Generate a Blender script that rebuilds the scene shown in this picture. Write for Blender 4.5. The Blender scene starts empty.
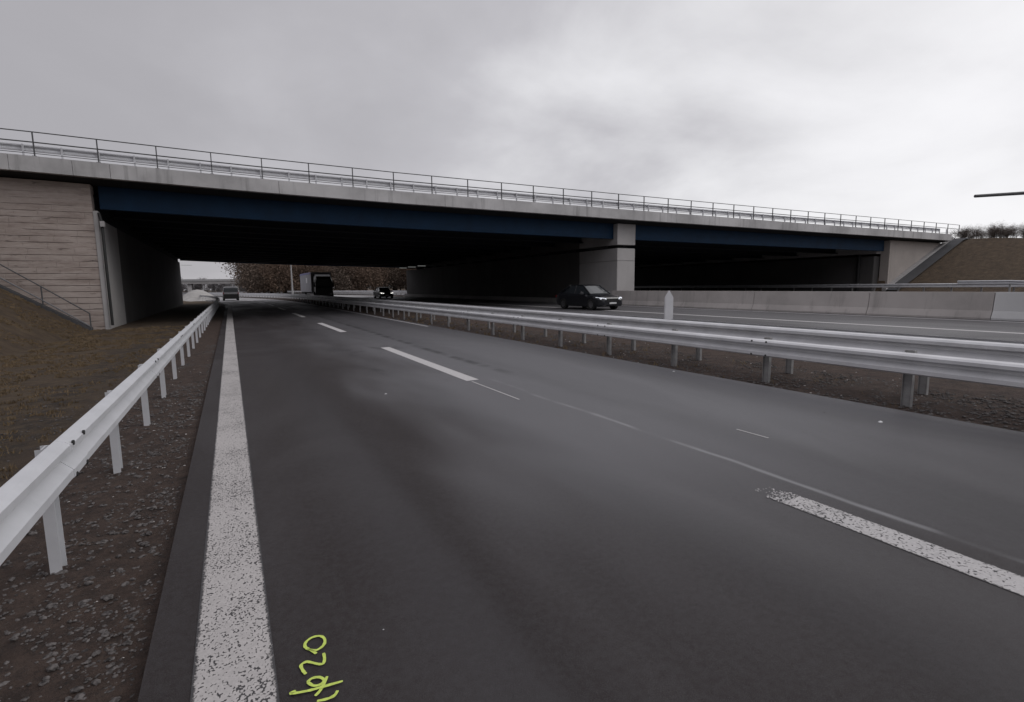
import bpy, bmesh, math, random
import numpy as np
from mathutils import Vector, Matrix, noise
random.seed(7); rng=np.random.default_rng(7)
S=bpy.context.scene; C=S.collection
R=math.radians
# ------------------------------------------------------------------ helpers
class MB:
    def __init__(s): s.v=[]; s.f=[]; s.sm=[]
    def add(s,vs,fs,smooth=False):
        b=len(s.v); s.v+=[tuple(v) for v in vs]; s.f+=[tuple(b+i for i in f) for f in fs]; s.sm+=[smooth]*len(fs); return s
    def box(s,x0,x1,y0,y1,z0,z1):
        return s.add([(x0,y0,z0),(x1,y0,z0),(x1,y1,z0),(x0,y1,z0),(x0,y0,z1),(x1,y0,z1),(x1,y1,z1),(x0,y1,z1)],
            [(0,3,2,1),(4,5,6,7),(0,1,5,4),(1,2,6,5),(2,3,7,6),(3,0,4,7)])
    def hexa(s,p): # 8 points bottom4 top4 ccw
        return s.add(p,[(0,3,2,1),(4,5,6,7),(0,1,5,4),(1,2,6,5),(2,3,7,6),(3,0,4,7)])
    def tube(s,pts,r,n=8,smooth=True,caps=True):
        pts=[Vector(p) for p in pts]; vs=[]; N=len(pts)
        rr=r if isinstance(r,(list,tuple)) else [r]*N
        for i,p in enumerate(pts):
            d=(pts[min(i+1,N-1)]-pts[max(i-1,0)]).normalized()
            up=Vector((0,0,1)) if abs(d.z)<.95 else Vector((1,0,0))
            a=d.cross(up).normalized(); b=a.cross(d)
            for k in range(n):
                t=2*math.pi*k/n; vs.append(p+a*math.cos(t)*rr[i]+b*math.sin(t)*rr[i])
        fs=[(i*n+k,i*n+(k+1)%n,(i+1)*n+(k+1)%n,(i+1)*n+k) for i in range(N-1) for k in range(n)]
        s.add(vs,fs,smooth)
        if caps: s.add(vs[:n],[tuple(range(n))]); s.add(vs[-n:],[tuple(reversed(range(n)))])
        return s
    def loft(s,secs,closed=True,caps=True,smooth=False):
        n=len(secs[0]); N=len(secs); vs=[p for q in secs for p in q]; m=n if closed else n-1
        fs=[(i*n+k,i*n+(k+1)%n,(i+1)*n+(k+1)%n,(i+1)*n+k) for i in range(N-1) for k in range(m)]
        s.add(vs,fs,smooth)
        if caps and closed: s.add(secs[0],[tuple(range(n))]); s.add(secs[-1],[tuple(reversed(range(n)))])
        return s
    def mesh(s,name,mat):
        me=bpy.data.meshes.new(name); me.from_pydata(s.v,[],s.f)
        me.polygons.foreach_set('use_smooth',s.sm); me.materials.append(mat); me.update(); return me
    def build(s,name,mat,parent=None,fix=True,bevel=0):
        me=s.mesh(name,mat)
        if fix or bevel:
            b=bmesh.new(); b.from_mesh(me)
            if fix: bmesh.ops.recalc_face_normals(b,faces=b.faces)
            if bevel:
                bmesh.ops.remove_doubles(b,verts=b.verts,dist=1e-5)
                bmesh.ops.bevel(b,geom=[e for e in b.edges if len(e.link_faces)==2 and e.calc_face_angle(0)>.5],offset=bevel,segments=2,affect='EDGES')
            b.to_mesh(me); b.free()
        return link(name,me,parent)
def link(name,me,parent=None,loc=None):
    o=bpy.data.objects.new(name,me); C.objects.link(o)
    if parent is not None: o.parent=parent
    if loc: o.location=loc
    return o
def tag(o,label=None,cat=None,group=None,kind=None):
    if label: o['label']=label
    if cat: o['category']=cat
    if group: o['group']=group
    if kind: o['kind']=kind
    return o
def empty(name,label,cat,loc=(0,0,0),rz=0,group=None):
    o=bpy.data.objects.new(name,None); C.objects.link(o); o.location=loc; o.rotation_euler=(0,0,rz); o.empty_display_size=.2
    return tag(o,label,cat,group)
def copy_tree(o,parent=None):
    c=o.copy(); C.objects.link(c); c.parent=parent
    for ch in list(o.children): copy_tree(ch,c)
    return c
# ------------------------------------------------------------------ materials
def mat(name,col,rough=.8,metal=0,nscale=3,namt=.25,bump=0,bscale=40,spec=.5,col2=None,stretch=(1,1,1),detail=6):
    m=bpy.data.materials.new(name); m.use_nodes=True; N=m.node_tree.nodes; L=m.node_tree.links
    b=N['Principled BSDF']; b.inputs['Roughness'].default_value=rough; b.inputs['Metallic'].default_value=metal
    b.inputs['Specular IOR Level'].default_value=spec
    tc=N.new('ShaderNodeTexCoord'); mp=N.new('ShaderNodeMapping'); mp.inputs['Scale'].default_value=stretch
    L.new(tc.outputs['Object'],mp.inputs['Vector'])
    n=N.new('ShaderNodeTexNoise'); n.inputs['Scale'].default_value=nscale; n.inputs['Detail'].default_value=detail; n.inputs['Roughness'].default_value=.65
    L.new(mp.outputs['Vector'],n.inputs['Vector'])
    r=N.new('ShaderNodeValToRGB'); r.color_ramp.elements[0].position=.3; r.color_ramp.elements[1].position=.7
    c2=col2 or tuple(min(1,c*(1+namt)) for c in col)
    c1=col if col2 else tuple(c*(1-namt) for c in col)
    r.color_ramp.elements[0].color=(*c1,1); r.color_ramp.elements[1].color=(*c2,1)
    L.new(n.outputs['Fac'],r.inputs['Fac']); L.new(r.outputs['Color'],b.inputs['Base Color'])
    if bump:
        n2=N.new('ShaderNodeTexNoise'); n2.inputs['Scale'].default_value=bscale; n2.inputs['Detail'].default_value=5
        L.new(mp.outputs['Vector'],n2.inputs['Vector'])
        bp=N.new('ShaderNodeBump'); bp.inputs['Strength'].default_value=bump; bp.inputs['Distance'].default_value=.02
        L.new(n2.outputs['Fac'],bp.inputs['Height']); L.new(bp.outputs['Normal'],b.inputs['Normal'])
    return m
class G:
    """tiny node graph helper"""
    def __init__(s,m): s.N=m.node_tree.nodes; s.L=m.node_tree.links
    def put(s,inp,v):
        if hasattr(v,'is_linked') or isinstance(v,bpy.types.NodeSocket): s.L.new(v,inp)
        else: inp.default_value=v
    def math(s,op,a,b=None,c=None,clamp=False):
        n=s.N.new('ShaderNodeMath'); n.operation=op; n.use_clamp=clamp; s.put(n.inputs[0],a)
        if b is not None: s.put(n.inputs[1],b)
        if c is not None: s.put(n.inputs[2],c)
        return n.outputs[0]
    def noise(s,vec,scale,detail=5,rough=.6,dist=0):
        n=s.N.new('ShaderNodeTexNoise'); s.L.new(vec,n.inputs['Vector']); n.inputs['Scale'].default_value=scale
        n.inputs['Detail'].default_value=detail; n.inputs['Roughness'].default_value=rough; n.inputs['Distortion'].default_value=dist; return n.outputs['Fac']
    def mapping(s,vec,scale,loc=(0,0,0)):
        n=s.N.new('ShaderNodeMapping'); s.L.new(vec,n.inputs['Vector']); n.inputs['Scale'].default_value=scale; n.inputs['Location'].default_value=loc; return n.outputs[0]
    def sstep(s,x,a,b,o0=0,o1=1):
        n=s.N.new('ShaderNodeMapRange'); n.interpolation_type='SMOOTHSTEP'; s.put(n.inputs[0],x)
        for i,v in zip((1,2,3,4),(a,b,o0,o1)): n.inputs[i].default_value=v
        return n.outputs[0]
    def mix(s,f,a,b):
        n=s.N.new('ShaderNodeMix'); n.data_type='RGBA'; s.put(n.inputs[0],f); 
        for i,v in ((6,a),(7,b)):
            if isinstance(v,tuple): n.inputs[i].default_value=(*v,1) if len(v)==3 else v
            else: s.L.new(v,n.inputs[i])
        return n.outputs[2]
    def ramp(s,f,els):
        n=s.N.new('ShaderNodeValToRGB'); cr=n.color_ramp
        while len(cr.elements)<len(els): cr.elements.new(.5)
        for e,(p,c) in zip(cr.elements,els): e.position=p; e.color=(*c,1) if len(c)==3 else c
        s.put(n.inputs[0],f); return n.outputs[0]
def newmat(name,rough=.8):
    m=bpy.data.materials.new(name); m.use_nodes=True; g=G(m); b=g.N['Principled BSDF']; b.inputs['Roughness'].default_value=rough
    tc=g.N.new('ShaderNodeTexCoord').outputs['Object']; sp=g.N.new('ShaderNodeSeparateXYZ'); g.L.new(tc,sp.inputs[0])
    return m,g,b,tc,sp.outputs[0],sp.outputs[1],sp.outputs[2]
def bumpit(g,b,h,strength=.5,dist=.01):
    bp=g.N.new('ShaderNodeBump'); bp.inputs['Strength'].default_value=strength; bp.inputs['Distance'].default_value=dist
    g.L.new(h,bp.inputs['Height']); g.L.new(bp.outputs['Normal'],b.inputs['Normal'])

ASPH=(.066,.062,.067)
def asphalt(name,own=True):
    m,g,b,tc,x,y,z=newmat(name)
    fine=g.noise(tc,260,3,.8); mid=g.noise(tc,25,4,.6); big=g.noise(g.mapping(tc,(.55,.16,1)),1.0,3,.5,.9)
    c=g.ramp(big,[(.28,(.028,.021,.0205)),(.5,(.038,.031,.031)),(.76,(.06,.053,.055))])
    c=g.mix(g.sstep(fine,.45,.75,0,.5),c,(.13,.125,.13)); c=g.mix(g.sstep(fine,.5,.25,0,.5),c,(.022,.021,.023))
    c=g.mix(g.sstep(mid,.3,.7,0,.18),c,(.1,.1,.105))
    rough=g.sstep(big,.35,.7,.68,.48)
    if own:
        wob=g.math('MULTIPLY',g.math('SUBTRACT',g.noise(g.mapping(tc,(1,.35,1)),1.2,3),.5),.22)
        xx=g.math('ADD',x,wob)
        # left lane darker, right lane and shoulder paler with sheen painted in, joint between both
        dif=g.noise(g.mapping(tc,(.5,.14,1),(5,2,0)),1.0,3,.55)
        pale=g.math('MULTIPLY',g.sstep(g.math('ADD',x,g.math('MULTIPLY',g.math('SUBTRACT',dif,.5),4.0)),1.3,3.6),g.sstep(y,0.3,4.5)); pale=g.math('MULTIPLY',pale,g.sstep(y,22,9,.45,1))
        c=g.mix(g.math('MULTIPLY',pale,.80),c,(.165,.163,.174))
        bx_=g.math('ADD',x,g.math('MULTIPLY',g.math('SUBTRACT',g.noise(g.mapping(tc,(1,.3,1),(9,0,0)),.8,2),.5),.25))
        band=g.math('MULTIPLY',g.sstep(bx_,.35,.95),g.sstep(bx_,1.25,1.02)); band=g.math('MULTIPLY',band,g.sstep(y,11,4))
        c=g.mix(g.math('MULTIPLY',band,.28),c,(.12,.115,.122))
        lane=g.sstep(xx,3.9,4.15); c=g.mix(g.math('MULTIPLY',lane,.22),c,(.13,.13,.142))
        # pale mineral streak along the joint
        st=g.math('SUBTRACT',1.0,g.sstep(g.math('ABSOLUTE',g.math('ADD',g.math('MULTIPLY',g.noise(g.mapping(tc,(1,1.2,1),(2,7,0)),1.0,3),-.0),g.math('SUBTRACT',xx,4.02)))  ,.004,.05))
        sty=g.math('MULTIPLY',g.sstep(y,9.5,6.0),g.sstep(g.noise(g.mapping(tc,(1,.6,1)),1.5,2),.36,.6,.06,1))
        c=g.mix(g.math('MULTIPLY',g.math('MULTIPLY',st,sty),.75),c,(.30,.30,.31))
        # dark sealed crack further on
        st2=g.math('SUBTRACT',1.0,g.sstep(g.math('ABSOLUTE',g.math('SUBTRACT',xx,4.55)),.03,.16))
        sy2=g.math('MULTIPLY',g.sstep(y,7.5,10),g.sstep(g.noise(g.mapping(tc,(1,1.5,1)),1.4,4),.35,.6))
        c=g.mix(g.math('MULTIPLY',g.math('MULTIPLY',st2,sy2),.75),c,(.02,.02,.021))
        # dark damp stains
        dn=g.sstep(g.noise(g.mapping(tc,(.9,.35,1),(3,1,0)),1.1,5,.6,1.0),.56,.7)
        dm=g.math('MULTIPLY',g.math('MULTIPLY',g.sstep(x,1.8,2.6),g.sstep(x,4.4,3.6)),g.sstep(y,7,10))
        c=g.mix(g.math('MULTIPLY',g.math('MULTIPLY',dn,dm),.55),c,(.028,.026,.028))
        # polished wheel tracks
        tr=g.math('SUBTRACT',1.0,g.sstep(g.math('ABSOLUTE',g.math('SUBTRACT',g.math('PINGPONG',g.math('SUBTRACT',x,1.85),1.9),.85)),.0,.5))
        c=g.mix(g.math('MULTIPLY',tr,.22),c,(.04,.038,.041))
        rough=g.math('SUBTRACT',rough,g.math('MULTIPLY',lane,.05)); g.put(b.inputs['Specular IOR Level'],g.math('ADD',.16,g.math('MULTIPLY',pale,.34)))
    else: b.inputs['Specular IOR Level'].default_value=.3; c=g.mix(.55,c,(.15,.148,.155))
    g.L.new(c,b.inputs['Base Color']); g.put(b.inputs['Roughness'],rough)
    bumpit(g,b,g.math('ADD',fine,g.math('MULTIPLY',mid,.6)),.55,.006); return m
M={}
M['asphalt']=asphalt('asphalt'); M['asphalt2']=asphalt('old_asphalt',False)
def paint(name,base,holes,edge=None,vscale=70):
    m,g,b,tc,x,y,z=newmat(name,.65)
    v=g.N.new('ShaderNodeTexVoronoi'); v.feature='SMOOTH_F1'; v.inputs['Scale'].default_value=vscale; g.L.new(g.mapping(tc,(1,.8,1)),v.inputs['Vector'])
    n=g.noise(tc,30,6,.7); n2=g.noise(tc,1.3,3,.6)
    f=g.math('ADD',g.math('MULTIPLY',v.outputs['Distance'],.55),g.math('ADD',g.math('MULTIPLY',n,.6),g.math('MULTIPLY',n2,.25)))
    f=g.sstep(f,holes,holes+.07)
    if edge:
        e=g.math('ABSOLUTE',g.math('SUBTRACT',x,edge[0])); e=g.math('ADD',e,g.math('MULTIPLY',g.math('SUBTRACT',g.noise(tc,45,4,.7),.5),.05))
        f=g.math('MAXIMUM',f,g.sstep(e,edge[1]-.018,edge[1]-.006))
    c=g.mix(g.sstep(n,.3,.7),tuple(a*.8 for a in base),base)
    c=g.mix(f,c,(.06,.057,.06)); g.L.new(c,b.inputs['Base Color'])
    bumpit(g,b,g.math('SUBTRACT',1.0,f),.8,.006); return m
M['edge_paint']=paint('agglomerate_edge_paint',(.55,.52,.51),.715,(-.10,.165),110)
M['lane_paint']=paint('worn_lane_paint',(.56,.54,.54),.715,(3.695,.125),80)
M['far_paint']=paint('road_paint',(.62,.6,.6),.95)
def concrete(name,base,vary=.18,streak=.3,seed=0,board=False):
    m,g,b,tc,x,y,z=newmat(name,.85)
    big=g.noise(g.mapping(tc,(1,1,1),(seed,0,0)),.35,4); mid=g.noise(tc,4,6,.7); fine=g.noise(tc,60,3)
    st=g.noise(g.mapping(tc,(2.2,2.2,.12),(seed,2,0)),1.2,5,.65)
    dark=tuple(a*(1-vary*1.6) for a in base); lite=tuple(min(1,a*(1+vary)) for a in base)
    c=g.mix(g.sstep(big,.3,.7),dark,lite); c=g.mix(g.sstep(mid,.35,.7,0,.4),c,base)
    c=g.mix(g.sstep(st,.52,.72,0,streak),c,tuple(a*.4 for a in base)); c=g.mix(g.sstep(fine,.55,.75,0,.25),c,tuple(a*.6 for a in base))
    h=g.math('ADD',fine,mid)
    g.L.new(c,b.inputs['Base Color']); bumpit(g,b,h,.35,.01); return m
M['fascia']=concrete('fascia_concrete',(.56,.55,.55),.18,.6,3)
M['pier']=concrete('pier_concrete',(.43,.415,.41),.10,.2,5)
M['barrier']=concrete('barrier_concrete',(.52,.485,.465),.12,.35,9)
M['paleconc']=concrete('pale_concrete',(.66,.66,.66),.08,.1,1)
M['paleroad']=concrete('pale_carriageway',(.32,.315,.32),.1,.15,4)  # paler tone for the carriageways beyond the bridge
M['slab']=concrete('slope_paving_concrete',(.075,.075,.08),.15,.2,2)
# coursed wing wall: rough horizontal layers
def courses():
    m,g,b,tc,x,y,z=newmat('coursed_wall_concrete',.92)
    wz=g.math('ADD',z,g.math('MULTIPLY',g.noise(g.mapping(tc,(.5,1,1)),1.2,3),.035))
    n1=g.noise(g.mapping(tc,(.75,.75,3.6)),1.0,8,.72); n2=g.noise(g.mapping(tc,(1.1,1,9)),1.4,5,.7)
    c=g.ramp(n1,[(.28,(.27,.215,.19)),(.5,(.41,.345,.31)),(.72,(.51,.44,.405))])
    fr=g.math('PINGPONG',wz,.14); jl=g.sstep(fr,.022,.004)
    msk=g.sstep(g.noise(g.mapping(tc,(.6,.6,2.5),(4,0,1)),1.2,4,.7),.36,.54)
    top=g.sstep(z,6.2,4.6,.35,1)
    jl=g.math('MULTIPLY',g.math('MULTIPLY',jl,msk),top)
    c=g.mix(g.math('MULTIPLY',jl,.62),c,(.08,.063,.056))
    row=g.math('FLOOR',g.math('DIVIDE',wz,.28)); xo=g.math('ADD',x,g.math('MULTIPLY',g.math('FRACT',g.math('MULTIPLY',g.math('SINE',g.math('MULTIPLY',row,12.99)),43.7)),1.1))
    vj=g.sstep(g.math('PINGPONG',xo,.42),.012,.002); vj=g.math('MULTIPLY',vj,g.sstep(g.noise(g.mapping(tc,(1.3,1,3),(8,0,3)),1.4,2,.6),.42,.55))
    jl=g.math('MAXIMUM',jl,g.math('MULTIPLY',vj,g.math('MULTIPLY',top,.7)))
    holes=g.sstep(n2,.64,.72); c=g.mix(g.math('MULTIPLY',holes,.6),c,(.09,.075,.07))
    g.L.new(c,b.inputs['Base Color'])
    bumpit(g,b,g.math('SUBTRACT',n1,g.math('ADD',jl,holes)),.8,.04); return m
M['courses']=courses()
M['courses_r']=concrete('beige_wall_concrete',(.44,.395,.365),.08,.12,7)
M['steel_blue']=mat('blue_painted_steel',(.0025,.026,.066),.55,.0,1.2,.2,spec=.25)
M['steel_dark']=mat('shade_dark_girder_steel',(.010,.014,.022),.7)  # darker copy of the girder steel, painting in shade under the deck
M['shade_conc']=concrete('shade_dark_wall_concrete',(.095,.09,.088),.12,.3,11)  # underpass shade painted into the wall colour
M['soffit']=mat('shade_dark_soffit',(.014,.014,.015),.9)  # near-black tone, shade below the bridge put into the colour
M['galv']=mat('galvanised_steel',(.70,.70,.72),.42,.2,2.5,.12,spec=.5)
M['galv_white']=mat('new_galvanised_steel',(.66,.665,.69),.45,.2,3,.08,spec=.5)
M['galv_dull']=mat('dull_galvanised_posts',(.36,.355,.355),.6,.25,4,.3)
M['rail_dark']=mat('dark_rail_steel',(.10,.10,.105),.6,.3,5,.2)
M['rail_grey']=mat('grey_rail_steel',(.2,.2,.21),.55,.3,5,.2)
M['bolt']=mat('dark_bolt_holes',(.02,.02,.02),.7)
M['white']=mat('white_plastic',(.72,.72,.74),.5,0,4,.05)
M['black']=mat('black_rubber',(.012,.012,.012),.8)
M['carpaint']=mat('dark_car_paint',(.022,.023,.027),.18,.2,3,.1,spec=.6)
M['carpaint2']=mat('black_car_paint',(.006,.006,.007),.35,.1,3,.1)
M['glass']=mat('car_glass',(.03,.035,.04),.06,0,3,.1,spec=1)
M['chrome']=mat('chrome_trim',(.5,.5,.52),.2,1,3,.1)
M['plate']=mat('number_plate',(.6,.6,.6),.5)
M['boxwhite']=mat('white_box_body',(.70,.70,.72),.5,0,2,.06)
M['vanpaint']=mat('grey_van_paint',(.26,.26,.27),.4,0,2,.06)
M['boxgrey']=mat('grey_trailer_side',(.30,.30,.33),.55,0,1,.12)
M['bluetrim']=mat('violet_blue_trim',(.12,.12,.35),.5)
M['spray']=mat('yellow_green_spray_paint',(.66,.80,.16),.7,0,60,.18,bump=.4,bscale=200)
M['bark']=mat('tree_bark',(.07,.055,.045),.95,0,8,.3)
M['leaf_brown']=mat('autumn_leaves_brown',(.15,.105,.078),.9,0,.35,.5,col2=(.22,.15,.108))
M['leaf_dull']=mat('autumn_leaves_dull',(.12,.092,.072),.9,0,.35,.5,col2=(.17,.125,.098))
M['leaf_grey']=mat('distant_twigs',(.16,.15,.155),.9,0,.3,.3)
M['stone']=mat('gravel_stones',(.022,.018,.017),.8,0,45,.6,col2=(.15,.135,.13),detail=1)
M['grassblade']=mat('dry_grass_blades',(.10,.07,.038),.9,0,1.5,.4,col2=(.20,.14,.08))
def emis(name,col,st):
    m=bpy.data.materials.new(name); m.use_nodes=True; b=m.node_tree.nodes['Principled BSDF']
    b.inputs['Emission Color'].default_value=(*col,1); b.inputs['Emission Strength'].default_value=st; b.inputs['Base Color'].default_value=(*col,1); return m
M['head']=emis('lit_headlight',(1,.98,.93),2.2); M['headdim']=emis('lamp_lens',(.85,.88,.95),.55); M['strip']=emis('light_gap_glow',(.85,.88,.85),.25)  # strip glow stands in for light gaps in the deck
# ground material : soil near, brown grass elsewhere
def groundmat():
    m,g,b,tc,x,y,z=newmat('verge_soil_and_grass',.95)
    big=g.noise(tc,.5,5,.65,.5); mid=g.noise(tc,5,6,.75); fine=g.noise(tc,55,4,.75); st=g.noise(g.mapping(tc,(1,1,1)),18,4,.7)
    soil=g.ramp(mid,[(.3,(.028,.017,.013)),(.5,(.074,.047,.036)),(.72,(.115,.078,.061))])
    soil=g.mix(g.sstep(fine,.55,.75,0,.5),soil,(.14,.125,.12))
    soil=g.mix(g.sstep(st,.5,.3,0,.6),soil,(.016,.013,.013))
    gr=g.ramp(g.noise(tc,2.2,8,.75),[(.3,(.035,.024,.016)),(.48,(.075,.05,.03)),(.7,(.125,.088,.052))])
    gr=g.mix(g.sstep(fine,.5,.75,0,.5),gr,(.17,.125,.08))
    e=g.math('ADD',x,g.math('MULTIPLY',g.math('SUBTRACT',big,.5),1.6))
    f=g.math('MAXIMUM',g.sstep(e,-1.5,-2.3),g.sstep(e,55,58))
    c=g.mix(f,soil,gr)
    # narrow dark bare strip where grass gives way to soil
    ds=g.math('SUBTRACT',1.0,g.sstep(g.math('ABSOLUTE',g.math('ADD',e,2.6)),.1,.7)); ds=g.math('MULTIPLY',ds,g.sstep(mid,.42,.6))
    c=g.mix(g.math('MULTIPLY',ds,.75),c,(.018,.014,.013))
    g.L.new(c,b.inputs['Base Color']); bumpit(g,b,g.math('ADD',g.math('MULTIPLY',mid,1.2),fine),.9,.05); return m
M['ground']=groundmat()
# ------------------------------------------------------------------ site geometry
CS=.014
def base(x): return CS*max(-12,min(70,x))
BX0,BY0,BD=-5.17,30.97,-.05
def by(x): return BY0+BD*(x-BX0)           # near face line of the bridge
def fy(x): return 76.5+.13*(x-BX0)           # far face line
_zx=[-40,-8.2,1.24,8.8,24.6,41.8,56.7,66,110]; _zz=[6.95,6.70,6.40,6.24,6.05,5.90,5.80,5.74,5.3]
def zb(x,y=30.):                            # underside of the fascia
    return float(np.interp(x,_zx,_zz))-.0055*max(0,y-30)
def ss(a,b,t): t=max(0,min(1,(t-a)/(b-a))); return t*t*(3-2*t)
def curve(y): return 0 if y<58 else -(y-58)**2/(2*260.) if y<230 else -(172**2)/520-(y-230)*.66
def H(x,y):
    z=base(x)
    fade=ss(4,25,y)*(1-ss(88,110,y))
    if x<-5.8 and y<100: z+=min(6.6,(-5.8-x)*.68)*(fade if y<60 else 1)*(1 if y<80 else 1-ss(80,104,y))
    if x>57 : z+=min(5.2,(x-57)*.45)*(ss(-60,5,y)*.55+.45*ss(5,26,y))*(1-ss(88,120,y))
    return z
# ground sheet, grid lines follow the bridge faces
xs0=[-900,-500,-300,-180,-110,-70,-50,-38,-30,-25,-21,-18,-16,-14,-12.5]+list(np.arange(-11.5,-6.2,.6))+[-6.1,-5.8,-5.5]+list(np.arange(-5.0,-.8,.35))+[-.6,0,2,4,6,7.2,7.4,7.9,8.4,8.9,9.3,9.5,12,16,20,24,28,34,40,46,52,55,57,57.6,58.4,59.2]+list(np.arange(60,75,1.5))+[76,80,86,94,105,130,180,300,500,900]
us=[-200,-100,-60,-40,-25,-15,-8,-4]+list(np.arange(-2,12,.35))+list(np.arange(12,30.5,.7))+[30.9,31.1,31.45]+list(np.arange(33,79,3))+[80,84,88,92,96,100,105,112,120,140,170,210,260,340,450,600,800,1100,1500]
xs=[v for v in xs0 if not -3.2<v<-.47]+list(np.arange(-3.15,-.47,.085))+[-.47]; xs.sort()
us=[v for v in us if not 1.5<v<9.5]+list(np.arange(1.55,9.5,.11)); us.sort()
def lump(x,y):
    k=min(1,max(0,(-.46-x)*5)); q=noise.noise(Vector((x*1.4,y*1.1,3)))*.035+noise.noise(Vector((x*3.7,y*3.1,7)))*.022
    if -3.4<x and y<11: q+=noise.noise(Vector((x*9,y*8,1)))*.014+max(0,noise.noise(Vector((x*16,y*15,4))))*.02
    return q*k-.012*k
gx=[float(v) for v in xs]; gu=[float(v) for v in us]
V=[];F=[]
for u in gu:
    for x in gx:
        k=ss(12,30,u)*(1-ss(40,75,u)); y=u+BD*(max(-30,min(90,x))-BX0)*k
        behind=(u>31.1 and u<80)
        z=H(x,y)
        if behind and x<-5.6: z=min(6.2,zb(x)-.4)
        if behind and x>58.2 : z=zb(x)-.5
        if 7.4<x<9.4: z+=.03*noise.noise(Vector((x*2,y*1.3,0)))+.02
        if x<-.46 and not behind: z+=lump(x,y)
        if x>120 or x<-120 or y>400: z=min(z,2)
        V.append((x+0,y,z-.0)); 
nx=len(gx); F=[(j*nx+i,j*nx+i+1,(j+1)*nx+i+1,(j+1)*nx+i) for j in range(len(gu)-1) for i in range(nx-1)]
mb=MB(); mb.add(V,F,True); tag(mb.build('ground',M['ground'],fix=False),kind='structure')
# lower the ground slightly below the roads by drawing roads as raised sheets
ROADY=[-30,-10,0,10,20,30,40,50,58]+list(range(64,232,6))+[260,320,400,520]
def strip(name,x0,x1,lift,m,ys=ROADY,kind='structure',thick=0):
    s=MB(); vs=[]
    for y in ys:
        c=curve(y)
        vs+=[(x0+c,y,base(x0)+lift),(x1+c,y,base(x1)+lift)]
    s.add(vs,[(2*i,2*i+1,2*i+3,2*i+2) for i in range(len(ys)-1)])
    if thick:
        for k in (0,1):
            w=[]; 
            for i in range(len(ys)): p=vs[2*i+k]; w+=[p,(p[0],p[1],p[2]-thick)]
            s.add(w,[(2*i,2*i+1,2*i+3,2*i+2) for i in range(len(ys)-1)])
    o=s.build(name,m,fix=False); 
    return tag(o,kind=kind) if kind else o
YA=[y for y in ROADY if y<=82]; YB=[82.01]+[y for y in ROADY if y>82]
strip('road',-.46,7.33,.05,M['asphalt'],YA,thick=.09)
strip('pale_road',-.46,7.33,.05,M['paleroad'],YB,thick=.09)
strip('pale_road',10.7,23.6,.05,M['paleroad'],YB,thick=.09)
strip('opposite_road',10.7,23.6,.05,M['asphalt2'],YA,thick=.09)
strip('far_road',27.6,54.5,.05,M['asphalt2'],thick=.09)
def marking(name,x0,x1,y0,y1,m,label=None,jag=0,lift=.053):
    ys=[y0]; 
    while ys[-1]<y1-1e-3: ys.append(min(y1,ys[-1]+(4 if y1-y0>20 else 1)))
    return strip(name,x0,x1,lift,m,ys,kind='structure')
marking('edge_line',-.265,.065,-8,300,M['edge_paint'])
for k in range(-1,14):
    y0=8.30+k*11.93-5.97*0
    marking('lane_dash',3.575,3.815,y0,y0+5.96,M['lane_paint'] if k<0 else M['far_paint'])
# k=-1 : dash ends near the viewer at y 2.39
s=MB()
for i in range(170):
    y=2.33+abs(random.gauss(0,.09)); x=3.69+random.uniform(-.12,.12)*(1 if y<2.45 else .7); r=random.uniform(.003,.010); a=random.random()*3
    s.add([(x+math.cos(a+k*1.257)*r*random.uniform(.6,1.2),y+math.sin(a+k*1.257)*r,base(3.7)+.0545+i*1e-5) for k in range(5)],[(0,1,2,3,4)])
tag(s.build('lane_dash',M['far_paint'],fix=False),kind='structure')
marking('shoulder_line',7.02,7.13,20.3,160,M['far_paint'])
marking('opposite_edge_line',18.85,19.10,-10,160,M['far_paint'])
marking('opposite_edge_line',11.1,11.3,-10,160,M['far_paint'])
for k in range(-2,12): marking('opposite_lane_dash',14.8,15.0,5+k*18,11+k*18,M['far_paint'])
marking('opposite_edge_line',22.9,23.1,-10,160,M['far_paint'])
marking('thin_line',3.62,3.645,6.5,8.2,M['far_paint'],lift=.054)
marking('thin_line',4.93,4.95,3.4,3.8,M['far_paint'],lift=.054)
# ------------------------------------------------------------------ spray marking
def ribbon(s,pts,w,lift):
    # smooth the polyline
    P=[Vector((a,b)) for a,b in pts]; Q=[]
    for i in range(len(P)-1):
        p0=P[max(i-1,0)];p1=P[i];p2=P[i+1];p3=P[min(i+2,len(P)-1)]
        for t in (0,.2,.4,.6,.8): 
            Q.append(.5*((2*p1)+(p2-p0)*t+(2*p0-5*p1+4*p2-p3)*t*t+(3*p1-p0-3*p2+p3)*t**3))
    Q.append(P[-1]); vs=[]
    for i,q in enumerate(Q):
        d=(Q[min(i+1,len(Q)-1)]-Q[max(i-1,0)]); d.normalize(); n=Vector((-d.y,d.x))
        ww=w*(.8+.5*abs(noise.noise(Vector((q.x*40,q.y*40,0)))))*(.75 if i in(0,len(Q)-1) else 1)
        for sgn in (1,-1): p=q+n*ww*sgn; vs.append((p.x,p.y,base(p.x)+.05+lift))
    s.add(vs,[(2*i,2*i+1,2*i+3,2*i+2) for i in range(len(Q)-1)])
s=MB()
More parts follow.
